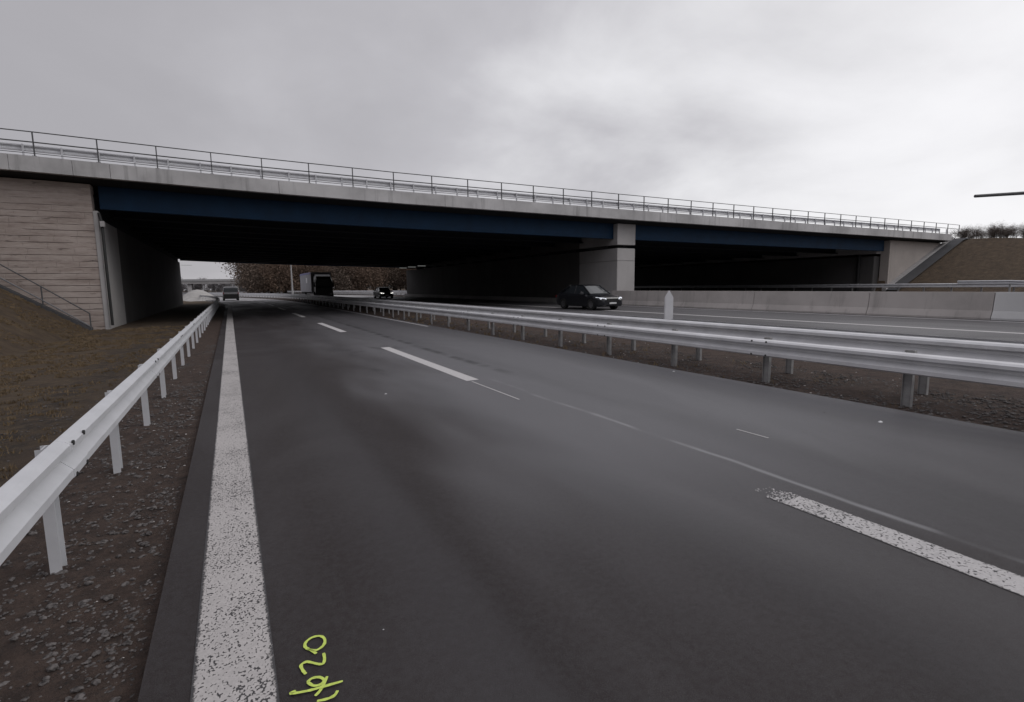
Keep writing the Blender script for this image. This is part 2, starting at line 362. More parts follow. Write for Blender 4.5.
W={'zero': [[0.24, 2.405], [0.222, 2.44], [0.2, 2.48], [0.208, 2.515], [0.24, 2.535], [0.275, 2.525], [0.29, 2.49], [0.28, 2.45], [0.25, 2.43], [0.23, 2.437], [0.207, 2.46]],
 'two': [[0.18, 2.29], [0.17, 2.325], [0.168, 2.36], [0.19, 2.37], [0.21, 2.355], [0.24, 2.325], [0.258, 2.32], [0.268, 2.35], [0.27, 2.39]],
 'loop': [[0.18, 2.235], [0.2, 2.248], [0.23, 2.238], [0.245, 2.21], [0.23, 2.192], [0.2, 2.2], [0.18, 2.235]],
 'diag': [[0.26, 2.225], [0.24, 2.185], [0.22, 2.155], [0.198, 2.135]], 'bar': [[0.13, 2.205], [0.108, 2.2], [0.17, 2.18], [0.22, 2.172], [0.315, 2.16]],
 'hook': [[0.285, 2.115], [0.27, 2.095], [0.24, 2.09], [0.2, 2.10]]}
for i,(k,p) in enumerate(W.items()): ribbon(s,p,.0078,.006+.0012*i)
tag(s.build('sprayed_marking',M['spray'],fix=False),'yellow green hand sprayed 420 survey mark on the asphalt beside the wide edge line','road marking')
# ------------------------------------------------------------------ bridge
br=empty('bridge','long two span road bridge with pale concrete edge and blue steel girders','bridge',(0,0,.06))
def face_strip(pts_lo,pts_hi): pass
def beam(name,m,xa,xb,o0,o1,z0,z1,parent,step=3,yy=by):
    """beam along the bridge, section o0..o1 across, z offsets from zb"""
    secs=[]; n=max(2,int((xb-xa)/step)+1)
    for i in range(n):
        x=xa+(xb-xa)*i/(n-1); y=yy(x)
        secs.append([(x,y+o0,zb(x,y)+z0+.19),(x,y+o0+.12,zb(x,y)+z0+.17),(x,y+o1,zb(x,y)+z0),(x,y+o1,zb(x,y)+z1),(x,y+o0,zb(x,y)+z1)])
    s=MB(); s.loft(secs); return s.build(name,m,parent)
# edge beam in cast lengths with open joints
cuts=[-26,-17.6,-9.55,-7.9,-5.75,-4.4]+[x for x in np.arange(2.6,66,8.9)]+[67]
for a,b_ in zip(cuts[:-1],cuts[1:]): beam('edge_beam',M['fascia'],a+.008,b_-.008,-.85,.25,0,.85,br,2)
beam('edge_beam',M['fascia'],-26,80,-.1,.55,0,.85,br,yy=lambda x:fy(x)+.8)
s=MB(); vs=[]
for x in np.arange(-26,67.1,3.):
    y=by(x)
    vs+=[(x,y-.70,zb(x,y)+.155),(x,y+.24,zb(x,y)-.006)]
s.add(vs,[(2*i,2*i+1,2*i+3,2*i+2) for i in range(len(vs)//2-1)]); s.build('edge_beam_shade',M['soffit'],br,fix=False)  # added dark sheet painting the shadow under the edge beam
# deck slab
secs=[]
for x in [-26,-15,-5,5,15,25,35,45,57,67]:
    ya,yb=by(x)+.26,fy(x)+.69
    secs.append([(x,ya,zb(x,ya)+.03),(x,yb,zb(x,yb)+.03),(x,yb,zb(x,yb)+.62),(x,ya,zb(x,ya)+.62)])
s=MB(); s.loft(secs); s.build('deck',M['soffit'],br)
# girders, two spans
PX0,PX1,RX=24.62,26.28,58.1
NG=14
for j in range(NG):
    t=j/(NG-1)
    yy=lambda x,t=t: (by(x)+.42)*(1-t)+(fy(x)-.1)*t
    for (xa,xb) in ((BX0+.05,PX0-.02),(PX1+.02,RX-.6)):
        secs=[];secb=[];sect=[]
        for i in range(9):
            x=xa+(xb-xa)*i/8; y=yy(x); z=zb(x,y)
            secs.append([(x,y-.02,z-1.0),(x,y+.02,z-1.0),(x,y+.02,z+.02),(x,y-.02,z+.02)])
            secb.append([(x,y-.3,z-1.05),(x,y+.3,z-1.05),(x,y+.3,z-1.003),(x,y-.3,z-1.003)] if j else [(x,y-.05,z-1.05),(x,y+.3,z-1.05),(x,y+.3,z-1.003),(x,y-.05,z-1.003)])
        s=MB(); s.loft(secs); s.loft(secb)
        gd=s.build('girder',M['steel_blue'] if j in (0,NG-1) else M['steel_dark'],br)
# cross diaphragms hidden deep inside close the view between girders
# pier : long wall, slot with bearings, head block; pale front, rear darkened as painted shade
ya,yb=by(25)-.02,fy(25)-.3
def wall(name,m,x0,x1,y0,y1,z0,z1,parent,bevel=.02,taper=0):
    s=MB(); s.hexa([(x0,y0,z0),(x1,y0,z0),(x1,y1,z0),(x0,y1,z0),(x0,y0,z1),(x1,y0,z1),(x1,y1,z1),(x0,y1,z1)]); return s.build(name,m,parent,bevel=bevel)
wall('pier',M['pier'],PX0,PX1,ya,ya+4.6,0,3.42,br)
wall('pier',M['pier'],PX0,PX1,ya+.004,ya+4.6,3.43,4.32,br)
wall('pier_wall',M['shade_conc'],PX0+.01,PX1-.01,ya+4.62,yb,0,4.32,br,.01)
for t in range(12): wall('bearing',M['black'],PX0+.35,PX1-.35,ya+.9+t*4.1,ya+1.5+t*4.1,4.32,4.58,br,0)
s=MB()
secs=[]
for y in (ya,ya+4.6): z1=zb(25,y)-.01; secs.append([(PX0-.0,y,4.57),(PX1+.0,y,4.57),(PX1+.0,y,z1),(PX0-.0,y,z1)])
s.loft(secs); s.build('pier_head',M['pier'],br)
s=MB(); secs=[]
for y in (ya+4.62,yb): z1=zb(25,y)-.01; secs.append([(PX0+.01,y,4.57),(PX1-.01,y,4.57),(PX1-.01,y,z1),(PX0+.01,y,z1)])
s.loft(secs); s.build('pier_wall_head',M['shade_conc'],br)
# left abutment side wall + wing wall with sloped underside line
wx=-24
s=MB(); secs=[]
for x in (wx,-15,-10,-7,-5.35):
    y=by(x)-.0; secs.append([(x,y,-1),(x,y+.7,-1),(x,y+.7,zb(x)-.02),(x,y,zb(x)-.02)])
s.loft(secs); s.build('wing_wall',M['courses'],br)
wall('corner_strip',M['pier'],-5.345,BX0+.02,by(-5.2)-.03,by(-5.2)+.5,-.5,5.4,br)
wall('abutment_lit_end',M['pier'],-6.0,BX0+.01,by(-5.2)+.51,by(-5.2)+4.5,-.5,5.05,br,0)  # pale front part paints the daylit entrance against the darkened wall
wall('abutment_wall',M['shade_conc'],-6.0,BX0,by(-5.2)+4.52,fy(-5.2)-.2,-.5,5.05,br,0)
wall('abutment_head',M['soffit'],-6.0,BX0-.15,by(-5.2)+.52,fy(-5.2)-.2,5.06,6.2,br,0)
s=MB(); s.tube([(-5.04,by(-5)-.08,.05),(-5.04,by(-5)-.08,4.9),(-5.12,by(-5)-.02,5.3)],.06,8); s.build('drain_pipe',M['bolt'],br)
s=MB(); s.box(-5.10,-4.93,by(-5)-.2,by(-5)+.05,4.66,4.92); s.build('junction_box',M['pier'],br,bevel=.01)
# right abutment
s=MB(); secs=[]
for x in (RX,60.5,63,66,70):
    y=by(x); secs.append([(x,y,-.5),(x,y+.7,-.5),(x,y+.7,zb(x)-.02),(x,y,zb(x)-.02)])
s.loft(secs); s.build('wing_wall',M['courses_r'],br)
wall('abutment_wall',M['shade_conc'],RX-1.3,RX+.5,by(58)+.9,fy(58)-.2,0,4.25,br,.02)
wall('abutment_head',M['pier'],RX-1.2,RX+.5,by(58)+.75,fy(58)-.2,4.5,5.2,br,.02)
wall('corner_strip',M['courses_r'],RX-.35,RX-.01,by(58)+.0,by(58)+.8,0,zb(58)-.03,br,.01)
s=MB(); s.tube([(RX-1.42,by(57)+2.2,.3),(RX-1.42,by(57)+2.2,4.4)],.16,8); s.build('drain_pipe',M['bolt'],br)
# far edge wing walls (beyond underpass)
wall('wing_wall',M['pier'],-22,-5.5,fy(-5)-.1,fy(-5)+.4,-.5,6.2,br,0)
wall('wing_wall',M['pier'],RX,75,fy(60),fy(60)+.5,0,5.3,br,0)
# sloped concrete apron in front of right wing wall
s=MB(); vs=[]
for t in np.linspace(0,1,10):
    x=56.9+t*12.4; y=by(x)
    for o in (-.02,-1.5): vs.append((x+(0 if o>-1 else 1.2*0),y+o,max(H(x,y+o),base(x))+.10))
s.add(vs,[(2*i,2*i+1,2*i+3,2*i+2) for i in range(9)]); s.build('slope_apron',M['slab'],br,fix=False)
s=MB(); secs=[]
for t in np.linspace(0,.93,10):
    x=56.9+t*12.4; y=by(x)-.02; z=max(H(x,y),base(x)); secs.append([(x,y-.35,z),(x,y,z),(x,y,z+.3),(x,y-.35,z+.3)])
s.loft(secs); s.build('slope_kerb',M['pier'],br)
# added glowing strips standing in for light gaps in the deck
for (x,y) in ((23.2,77),(23.3,73),(23.4,69),(-4.3,73)):
    s=MB(); s.box(x-.55,x+.55,y-.05,y+.05,4.56,4.61); o=s.build('light_gap_strip',M['strip'],br)
# ------------------------------------------------------------------ parapet railing on the near edge
RS=2.232
rl=empty('parapet_railing','thin dark steel parapet railing running along the near concrete edge of the bridge','railing')
def ztop(x): return zb(x)+.93
xa=-7.05-RS*6; npost=int((69-xa)/RS)+1
for dz,r,nm in ((1.03,.024,'top_rail'),(.60,.028,'middle_rail'),(.13,.018,'bottom_rail')):
    s=MB(); s.tube([(xa+i*RS,by(xa+i*RS)-.62,ztop(xa+i*RS)+dz) for i in range(npost)],r,6); s.build(nm,M['rail_dark'] if dz>.2 else M['rail_grey'],rl)
s=MB(); s.box(-.022,.022,-.03,.03,0,1.03); s.box(-.08,.08,-.08,.08,0,.02); pm=s.mesh('post',M['rail_dark'])
for i in range(npost):
    x=xa+i*RS; link('post',pm,rl,(x,by(x)-.62,ztop(x)))
# guardrail on the bridge deck
WP=[(-.0,.0),(.06,.01),(.083,.03),(.083,.085),(.008,.160),(.006,.195),(.083,.225),(.083,.27),(.05,.295),(.0,.31)]  # depth, height
def wbeam(name,m,path,side,parent,h0,sc=1.0,dp=1.0):
    secs=[]; N=len(path)
    for i,(x,y,z) in enumerate(path):
        a=Vector(path[max(i-1,0)][:2]); b_=Vector(path[min(i+1,N-1)][:2]); d=(b_-a).normalized(); n=Vector((d.y,-d.x))*side
        q=[(x+n.x*u*sc*dp,y+n.y*u*sc*dp,z+h0+w*sc) for u,w in WP]
        q+=[(x+n.x*(u*sc*dp-.006),y+n.y*(u*sc*dp-.006),z+h0+w*sc) for u,w in reversed(WP)]
        secs.append(q)
    s=MB(); s.loft(secs); return s.build(name,m,parent)
bg=empty('bridge_guardrail','galvanised crash barrier behind the thin railing on top of the bridge','guardrail')
path=[(x,by(x)-.15,zb(x)+.85) for x in np.arange(-24,69,3.)]
wbeam('beam',M['galv_white'],path,1,bg,.36)
s=MB(); s.box(-.035,.035,0,.07,-.1,.62); pm=s.mesh('post',M['galv_white'])
for i in range(69):
    x=-23.5+i*1.333; link('post',pm,bg,(x,by(x)-.31,zb(x)+.87))
# ------------------------------------------------------------------ guardrails along the roads
def curved(x,y): return (x+curve(y),y)
def guardrail(label,x0,side,ys,htop,mb_,mp,y0post,postd=.12,sc=1.15,group='crash barriers along the road',maxp=98,brack=True,both=False,dp=1.0,head=-.04):
    g=empty('guardrail',label,'guardrail',(0,0,0),0,group)
    path=[(x0+curve(y),y,base(x0)) for y in ys]
    wbeam('beam',mb_,path,side,g,htop-.31*sc,sc,dp)
    if both: wbeam('beam',mb_,[(x-side*.36,y,z) for x,y,z in path],-side,g,htop-.31*sc,sc)
    s=MB(); # sigma shaped post
    d=postd; s.box(-.005,.005,-.05,.05,0,htop+head); s.box(-.03,.03,-.056,-.05,0,htop+head); s.box(-.03,.03,.05,.056,0,htop+head)
    pm=s.mesh('post',mp)
    s=MB(); s.box(-.05,.05,-.04,.04,-.05,.05); bm_=s.mesh('spacer',mp)
    s=MB(); s.tube([(0,0,0),(.012,0,0)],.016,6); bo=s.mesh('bolt',M['bolt'])
    k=0; y=y0post
    while y<ys[-1] and k<maxp:
        x=x0+curve(y)-side*postd
        p=link('post',pm,g,(x,y,base(x0)-.03))
        if brack and y<40:
            link('spacer',bm_,p,(side*.055,0,htop-.12)); 
        y+=2.045; k+=1
    # splice bolts on near part
    y=y0post+.0
    while y<26 and y<ys[-1]:
        for dy in (-.13,.13):
            for w in (.035,.275):
                link('bolt',bo,g,(x0+side*.083*sc*dp-(0 if side>0 else .012),y+dy,base(x0)+htop-.31*sc+w*sc))
        sp_=[(x0+side*.006,y-.17,base(x0)),(x0+side*.006,y,base(x0)),(x0+side*.006,y+.17,base(x0))]
        wbeam('splice',mb_,sp_,side,g,htop-.31*sc,sc,dp)
        y+=4.09
    return g
YS=[-6,-3]+list(np.arange(0,60,3.))+list(np.arange(60,150,6.))
s_=guardrail('white galvanised guardrail along the dirt verge beside the wide edge line',-.99,1,YS[:-2],.875,M['galv_white'],M['galv_white'],4.15-4.09,.10,sc=.84)
guardrail('galvanised guardrail nearer to the viewer in the gravel median',7.62,-1,YS,.745,M['galv'],M['galv_dull'],5.44-8.18,.14,sc=.90,dp=1.2,head=.05)
guardrail('galvanised guardrail on the far side of the gravel median, white post on its top',8.85,1,YS,.86,M['galv'],M['galv_dull'],7.71-8.18,.14,sc=1.0,both=True,dp=.8)
guardrail('guardrail close behind the low concrete barrier beside the bridge pier',27.2,-1,YS,.80,M['galv'],M['galv_dull'],1.2,.14,brack=False)
g4=guardrail('distant guardrail in front of the right abutment and brown slope',54.9,-1,YS[:24],.80,M['galv'],M['galv_dull'],1.0,.14,brack=False)
# raised flare beam near right abutment
fl=empty('guardrail_end_piece','pale curved end piece of guardrail in front of the brown embankment','guardrail')
wbeam('beam',M['galv_white'],[(52.0,10,base(54)+.1),(52.6,13,base(54)+.5),(53.2,17,base(54)+.72),(53.6,20.5,base(54)+.72)],-1,fl,.0,1.0)
s=MB(); s.box(53.2,53.3,17,17.1,base(53),base(53)+.95); s.build('post',M['galv_dull'],fl)
s=MB(); s.box(52.6,52.7,13,13.1,base(53),base(53)+.7); s.build('post',M['galv_dull'],fl)
# white marker on the median rail
mk=empty('delineator_post','white pointed delineator post standing on the median guardrail','road marker post',(8.72,8.62,base(8.9)+.84),-.45)
s=MB(); w=.095
s.add([(-w,-.03,0),(w,-.03,0),(w,-.03,.5),(0,-.03,.66),(-w,-.03,.5),(-w,.03,0),(w,.03,0),(w,.03,.5),(0,.03,.66),(-w,.03,.5)],
      [(0,1,2,3,4),(9,8,7,6,5),(0,5,6,1),(1,6,7,2),(2,7,8,3),(3,8,9,4),(4,9,5,0)])
s.build('body',M['white'],mk,bevel=.008)
s=MB(); s.box(-.02,.02,-.02,.02,-.1,0.0); s.build('foot',M['galv_dull'],mk)
# ------------------------------------------------------------------ concrete barrier
cb=empty('concrete_barrier','long low concrete safety barrier beside the opposite carriageway, ending at the pier','concrete barrier')
bx=lambda y: 23.95 if y<20 else 23.95-.0*(y-20)
pr=[(-.32,0),(-.32,.07),(-.2,.32),(-.12,.98),(.12,.98),(.2,.32),(.32,.07),(.32,0)]
ys=[29.0,23.4,17.6,12.1,8.0,1.2,-5,-11]
for i in range(len(ys)-1):
    y1,y0=ys[i]-.012,ys[i+1]+.012
    m=M['barrier']
    secs=[[(bx(y)+u,y,base(24)+.04+w) for u,w in pr] for y in (y0,(y0+y1)/2,y1)]
    s=MB(); s.loft(secs); o=s.build('segment',m if i<4 else M['paleconc'],cb)
    if i==4: o['label']='paler clean concrete segment at the right end of the barrier'
# barrier wall continues under the bridge alongside the pier as a kerb
wall('pier_plinth',M['pier'],PX0-.42,PX0-.01,ya+.3,yb,0,base(24)+.32,br,.01)
# ------------------------------------------------------------------ stair handrail on left slope
hr=empty('slope_handrail','dark tubular handrail climbing the grass slope beside the coursed wing wall','handrail')
pts=[(-5.79,30.5,H(-5.79,30.5)),(-7.42,30.58,1.18),(-9.1,30.66,2.45),(-10.8,30.74,3.7),(-12.5,30.82,4.75)]
for dz,nm,r in ((.80,'top_rail',.028),(.18,'lower_rail',.03)):
    s=MB(); s.tube([(x,y,z+dz) for x,y,z in pts],r,6); s.build(nm,M['rail_dark'] if dz>.5 else M['rail_grey'],hr)
for x,y,z in pts: s=MB(); s.tube([(x,y,z-.3),(x,y,z+.8)],.028,6); s.build('post',M['rail_dark'],hr)
sc=empty('slope_kerb_strip','grey concrete kerb strip sloping down along the foot of the coursed wing wall','kerb')
s=MB(); secs=[]
for x,y,z in pts: z2=H(x,y); secs.append([(x,y-.05,z2-.2),(x,y+.38,z2-.2),(x,y+.38,z2+.12),(x,y-.05,z2+.12)])
s.loft(secs); s.build('kerb',M['slab'],sc)
# ------------------------------------------------------------------ vehicles (local: front faces -Y, ground z=0)
def car(name,label,loc,rz,paint,L=4.5,Wd=1.82,Hh=1.46,lit='head',cat='car'):
    e=empty(name,label,cat,loc,rz)
    def sec(y,w,z0,z1,tuck=.06,cr=.0):
        return [(-w+.05,y,z0),(-w,y,z0+.12),(-w,y,z1-.14),(-w+tuck,y,z1-.03),(-w*.55,y,z1+cr),(w*.55,y,z1+cr),(w-tuck,y,z1-.03),(w,y,z1-.14),(w,y,z0+.12),(w-.05,y,z0)]
    h=Wd/2; f=-L/2
    st=[(f,h*.72,.30,.60),(f+.06,h*.86,.24,.70),(f+.25,h*.96,.2,.76),(f+.7,h,.19,.84),(f+1.25,h,.19,.93),(f+2.2,h,.19,.96),(f+3.4,h,.19,.98),(f+4.1,h*.98,.2,1.0),(L/2-.15,h*.93,.25,.96),(L/2,h*.82,.32,.85)]
    s=MB(); s.loft([sec(*a,cr=.025) for a in st],smooth=False); s.build('body',paint,e,bevel=.015)
    # greenhouse
    def gs(y,w,zt,wt): return [(-w,y,.93),(-wt,y,zt),(-wt*.5,y,zt+.02),(wt*.5,y,zt+.02),(wt,y,zt),(w,y,.93)]
    s=MB(); s.loft([gs(f+1.15,h*.86,.945,h*.8),gs(f+1.9,h*.88,Hh-.06,h*.66),gs(f+2.5,h*.88,Hh-.02,h*.68),gs(f+3.2,h*.88,Hh-.04,h*.66),gs(L/2-.42,h*.84,1.02,h*.72)]); s.build('windows',M['glass'],e)
    s=MB(); s.loft([[(-w,y,z),(w,y,z),(w,y,z+.035),(-w,y,z+.035)] for y,w,z in ((f+1.88,h*.66,Hh-.05),(f+2.5,h*.69,Hh+.0),(f+3.25,h*.66,Hh-.03))]); s.build('roof',paint,e,bevel=.01)
    for sx in (-1,1):
        s=MB(); s.tube([(sx*h*.84,f+1.1,.93),(sx*h*.67,f+1.9,Hh-.04)],.035,6); s.build('pillar',paint,e); s=MB(); s.tube([(sx*h*.68,f+3.2,Hh-.03),(sx*h*.84,L/2-.4,.98)],.05,6); s.build('pillar',paint,e); s=MB(); s.tube([(sx*h*.89,f+2.55,.93),(sx*h*.69,f+2.55,Hh-.02)],.03,6); s.build('pillar',paint,e)
        s=MB(); s.loft([[(sx*(h+.02),f+1.52,.92),(sx*(h+.2),f+1.5,.93),(sx*(h+.2),f+1.5,1.07),(sx*(h+.02),f+1.52,1.05)],[(sx*(h+.02),f+1.66,.93),(sx*(h+.18),f+1.64,.94),(sx*(h+.18),f+1.64,1.05),(sx*(h+.02),f+1.66,1.04)]]); s.build('mirror',M['chrome'] if lit=='headdim' else paint,e)
        s=MB(); s.loft([[(sx*h*.52,f+.0,.58),(sx*h*.86,f+.10,.58),(sx*h*.88,f+.12,.73),(sx*h*.5,f+.02,.69)],[(sx*h*.5,f+.12,.6),(sx*h*.93,f+.45,.62),(sx*h*.95,f+.5,.76),(sx*h*.5,f+.14,.71)]]); s.build('headlight',M[lit],e)
        s=MB(); s.box(sx*h*.5,sx*h*.9,L/2-.06,L/2+.01,.7,.85) if sx>0 else s.box(sx*h*.9,sx*h*.5,L/2-.06,L/2+.01,.7,.85); s.build('tail_light',mat('tail_red',(.2,.01,.01),.4),e)
        for y in (f+.85,f+3.55):
            wl=MB(); wl.tube([(sx*(h-.2),y,.33),(sx*(h+.01),y,.33)],.33,20); w_=wl.build('wheel',M['black'],e)
            r_=MB(); r_.tube([(sx*(h-.05),y,.33),(sx*(h+.02),y,.33)],.2,10,False); r_.build('rim',M['chrome'],w_)
    s=MB(); s.box(-.42,.42,f-.015,f+.03,.5,.66); s.build('grille',M['black'],e)
    s=MB(); s.box(-.44,.44,f-.02,f-.014,.665,.68); s.build('grille_trim',M['chrome'],e)
    s=MB(); s.box(-.26,.26,f-.03,f-.016,.36,.46); s.build('number_plate',M['plate'],e)
    return e
z17=base(19)+.05
car('car','dark saloon car with headlamps coming out of the underpass in front of the pier',(19.25,25.7,z17),R(2),M['carpaint'],lit='headdim')
car('car','black car with two bright headlights deep inside the underpass',(18.6,71.5,z17),0,M['carpaint2'])
# truck
tr=empty('box_truck','white box truck with dark cab coming towards the far mouth of the underpass','truck',(11.75,77,base(11)+.05),R(1)); tr.scale=(1.08,1,1.07)
s=MB(); s.box(-1.26,1.26,2.3,13.5,.95,3.55); s.build('cargo_box',M['boxgrey'],tr,bevel=.03)
s=MB()
s.box(-1.29,-1.05,2.2,2.295,.95,3.6); s.box(1.05,1.29,2.2,2.295,.95,3.6); s.box(-1.05,1.05,2.2,2.295,3.3,3.6); s.build('box_front_frame',M['boxwhite'],tr)
s=MB(); s.box(-1.30,-1.262,2.35,13.4,3.35,3.5); s.box(-1.2,1.2,2.35,13.4,3.553,3.6); s.build('roof_edge_trim',M['bluetrim'],tr)
s=MB(); s.box(-1.268,-1.262,6.0,7.2,2.2,2.9); s.build('side_sign',M['boxwhite'],tr)
s=MB(); s.loft([[(-1.0,y,z0),(-1.06,y,z0+.3),(-1.06,y,z1-.5),(-.9,y,z1),(.9,y,z1),(1.06,y,z1-.5),(1.06,y,z0+.3),(1.0,y,z0)] for y,z0,z1 in ((0,.45,2.6),(.25,.4,3.0),(1.0,.4,3.25),(2.1,.4,3.28))]); s.build('cab',M['carpaint2'],tr,bevel=.02)
s=MB(); s.loft([[(-.92,-.02,1.5),(.92,-.02,1.5),(.88,.06,2.35),(-.88,.06,2.35)],[(-.92,.1,1.5),(.92,.1,1.5),(.88,.3,2.35),(-.88,.3,2.35)]]); s.build('windscreen',M['glass'],tr)
for sx in (-1,1):
    s=MB(); s.box(min(sx*.65,sx*.95),max(sx*.65,sx*.95),-.03,.05,.6,.78); s.build('headlight',M['glass'],tr)
    s=MB(); s.box(min(sx*1.1,sx*1.26),max(sx*1.1,sx*1.26),.1,.25,1.6,2.3); s.build('mirror',M['black'],tr)
    for y in (1.0,9.8,11.1,12.4):
        s=MB(); s.tube([(sx*.95,y,.5),(sx*1.22,y,.5)],.5,18); w_=s.build('wheel',M['black'],tr)
        s=MB(); s.tube([(sx*1.1,y,.5),(sx*1.23,y,.5)],.25,10,False); s.build('rim',M['galv_dull'],w_)
s=MB(); s.box(-.5,.5,2,13.3,.7,.94); s.build('chassis',M['black'],tr)
# van ahead
vn=empty('van','pale van with dark rear window and dark bumper driving away beyond the underpass','van',(.15,87,.05),R(1.5))
s=MB(); s.loft([[(-w,y,.35),(-w-.02,y,1.1),(-w+.12,y,z1-.12),(-w+.3,y,z1),(w-.3,y,z1),(w-.12,y,z1-.12),(w+.02,y,1.1),(w,y,.35)] for y,w,z1 in ((0,1.0,2.0),(.15,1.02,2.1),(3.2,1.02,2.1),(3.9,1.0,1.95),(4.5,.95,1.3),(5.1,.85,1.1))]); s.build('body',M['vanpaint'],vn,bevel=.02)
s=MB(); s.box(-.93,.93,-.05,.05,1.35,1.88); s.build('rear_window',M['glass'],vn)
s=MB(); s.box(-1.02,1.02,-.08,.04,.3,1.0); s.build('rear_bumper',M['black'],vn,bevel=.02)
for sx in (-1,1):
    s=MB(); s.box(min(sx*.9,sx*1.0),max(sx*.9,sx*1.0),-.04,.04,1.0,1.25); s.build('tail_light',mat('tail_red',(.2,.01,.01),.4),vn)
    for y in (.9,4.1):
        s=MB(); s.tube([(sx*.8,y,.35),(sx*1.04,y,.35)],.34,16); w_=s.build('wheel',M['black'],vn)
        s=MB(); s.tube([(sx*.95,y,.35),(sx*1.05,y,.35)],.18,8,False); s.build('rim',M['galv_dull'],w_)
# ------------------------------------------------------------------ beyond the underpass
# sand mound on verge
s=MB(); vs=[];n=24
for r_ in range(7):
    for k in range(n):
        a=2*math.pi*k/n; rr=r_/6*4.6; z=1.9*(1-ss(0,4.6,rr))+.12*noise.noise(Vector((math.cos(a)*rr,math.sin(a)*rr,2)))
        vs.append((-4.8+math.cos(a)*rr*.9,103+math.sin(a)*rr*1.5,z-.12))
s.add(vs,[(r_*n+k,r_*n+(k+1)%n,(r_+1)*n+(k+1)%n,(r_+1)*n+k) for r_ in range(6) for k in range(n)],True)
tag(s.build('sand_mound',mat('pale_sand',(.40,.385,.37),.95,0,1.5,.15,bump=.5,bscale=6),fix=True),'pale grey sand mound beside the road beyond the underpass','mound')
ov=empty('overpass','distant low overpass with pale deck seen through the underpass','bridge',(0,0,0))
s=MB(); s.box(-75,22,232,244,4.0,4.9); s.build('deck',M['pier'],ov)
for x in (-44,-28,-14,2):
    s=MB(); s.box(x,x+1.4,233,243,-.5,4.0); s.build('pier',M['pier'],ov)
s=MB(); s.box(-75,22,231.6,231.75,4.9,5.7); s.build('parapet',M['galv_dull'],ov)
s=MB(); s.box(3.5,22,233,243,-.5,3.99); s.build('abutment',M['slab'],ov); s=MB(); s.box(-75,-44.1,236,243,-.5,3.99); s.build('abutment',M['slab'],ov)
lp=empty('lamp_post','tall grey lamp post standing beyond the underpass before the brown wood','lamp post',(12.6,128,base(12)))
s=MB(); s.tube([(0,0,0),(0,0,9.5)],[.2,.12],8); s.build('pole',M['galv_dull'],lp)
s=MB(); s.tube([(0,0,9.5),(-1.6,0,9.9)],.07,6); s.build('arm',M['galv_dull'],lp)
s=MB(); s.box(-2.3,-1.5,-.15,.15,9.85,9.97); s.build('lamp_head',M['galv_dull'],lp)
# overhanging arm at right
am=empty('gantry_arm_mast','dark tapered mast arm reaching in above the bridge at the right edge','mast')
s=MB(); s.tube([(20.0,7.43,4.30),(26,3.9,4.62)],[.045,.07],8); s.build('arm',M['rail_dark'],am)
s=MB(); s.tube([(26,3.9,base(26)),(26,3.9,5.0)],[.12,.08],10); s.build('pole',M['rail_dark'],am)
# ------------------------------------------------------------------ trees
def tree_mesh(h,cr,seed,dens=500,leaf=.35,bare=False,low=.25):
    r_=random.Random(seed); tk=MB(); cn=MB()
    top=Vector((r_.uniform(-.3,.3),r_.uniform(-.3,.3),h*.8)); base_r=h*.018+.05
    tk.tube([(0,0,-.3),(top.x*.3,top.y*.3,h*.3),(top.x,top.y,top.z)],[base_r,base_r*.7,base_r*.2],6)
    tips=[]
    nl=16 if bare else 13
    if not bare: low=.06
    for i in range(nl):
        t=low+ (1-low)*.85*i/nl; p=Vector((top.x*t,top.y*t,h*.82*t)); a=r_.uniform(0,6.28); L=cr*(1.05-abs(t-.5)*.9)*r_.uniform(.7,1.1)
        q=p+Vector((math.cos(a)*L,math.sin(a)*L,L*r_.uniform(.4,.9)))
        m_=p.lerp(q,.5)+Vector((0,0,-.08*L)); tk.tube([p,m_,q],[base_r*.45*(1-t*.5),base_r*.3*(1-t*.5),.015],5); tips.append(q); tips.append(m_.lerp(q,.5))
        for k in range(9 if bare else 3):
            u=r_.uniform(.35,1); s0=p.lerp(q,u); q2=s0+Vector((r_.uniform(-1,1),r_.uniform(-1,1),r_.uniform(.3,1.3))).normalized()*L*r_.uniform(.3,.6)
            tk.tube([s0,q2],[.03*h/10,.008*h/10],3,caps=False); tips.append(q2)
    tips.append(Vector((top.x,top.y,h*.93)))
    for i in range(dens):
        c=r_.choice(tips); sp=cr*(.28 if not bare else .3)
        p=c+Vector((r_.gauss(0,sp),r_.gauss(0,sp),r_.gauss(0,sp*.8)))
        if p.z<h*.08: continue
        n=Vector((r_.gauss(0,1),r_.gauss(0,1),r_.gauss(0,1))).normalized(); u=n.orthogonal().normalized(); v=n.cross(u); l=leaf*r_.uniform(.5,1.3)
        if bare: cn.add([p,p+u*l*2.2,p+u*l*2.2+v*l*.06,p+v*l*.06],[(0,1,2,3)])
        else: cn.add([p-u*l,p+v*l*.6,p+u*l,p-v*l*.6],[(0,1,2,3)])
    return tk,cn
protos={}
def plant_tree(kind,loc,rz,sc,label,group,cat='tree'):
    if kind not in protos:
        h,cr,seed,dens,leaf,bare,lm=kinds[kind]
        tk,cn=tree_mesh(h,cr,seed,dens,leaf,bare); protos[kind]=(tk.mesh('trunk',M['bark']),cn.mesh('crown',M[lm]))
    e=empty('bare_tree' if kinds[kind][5] else 'autumn_tree',label,cat,loc,rz,group); e.scale=(sc,sc,sc)
    link('trunk',protos[kind][0],e); link('crown',protos[kind][1],e); return e
M['twig']=mat('bare_twigs',(.17,.14,.125),.95,0,1,.3)
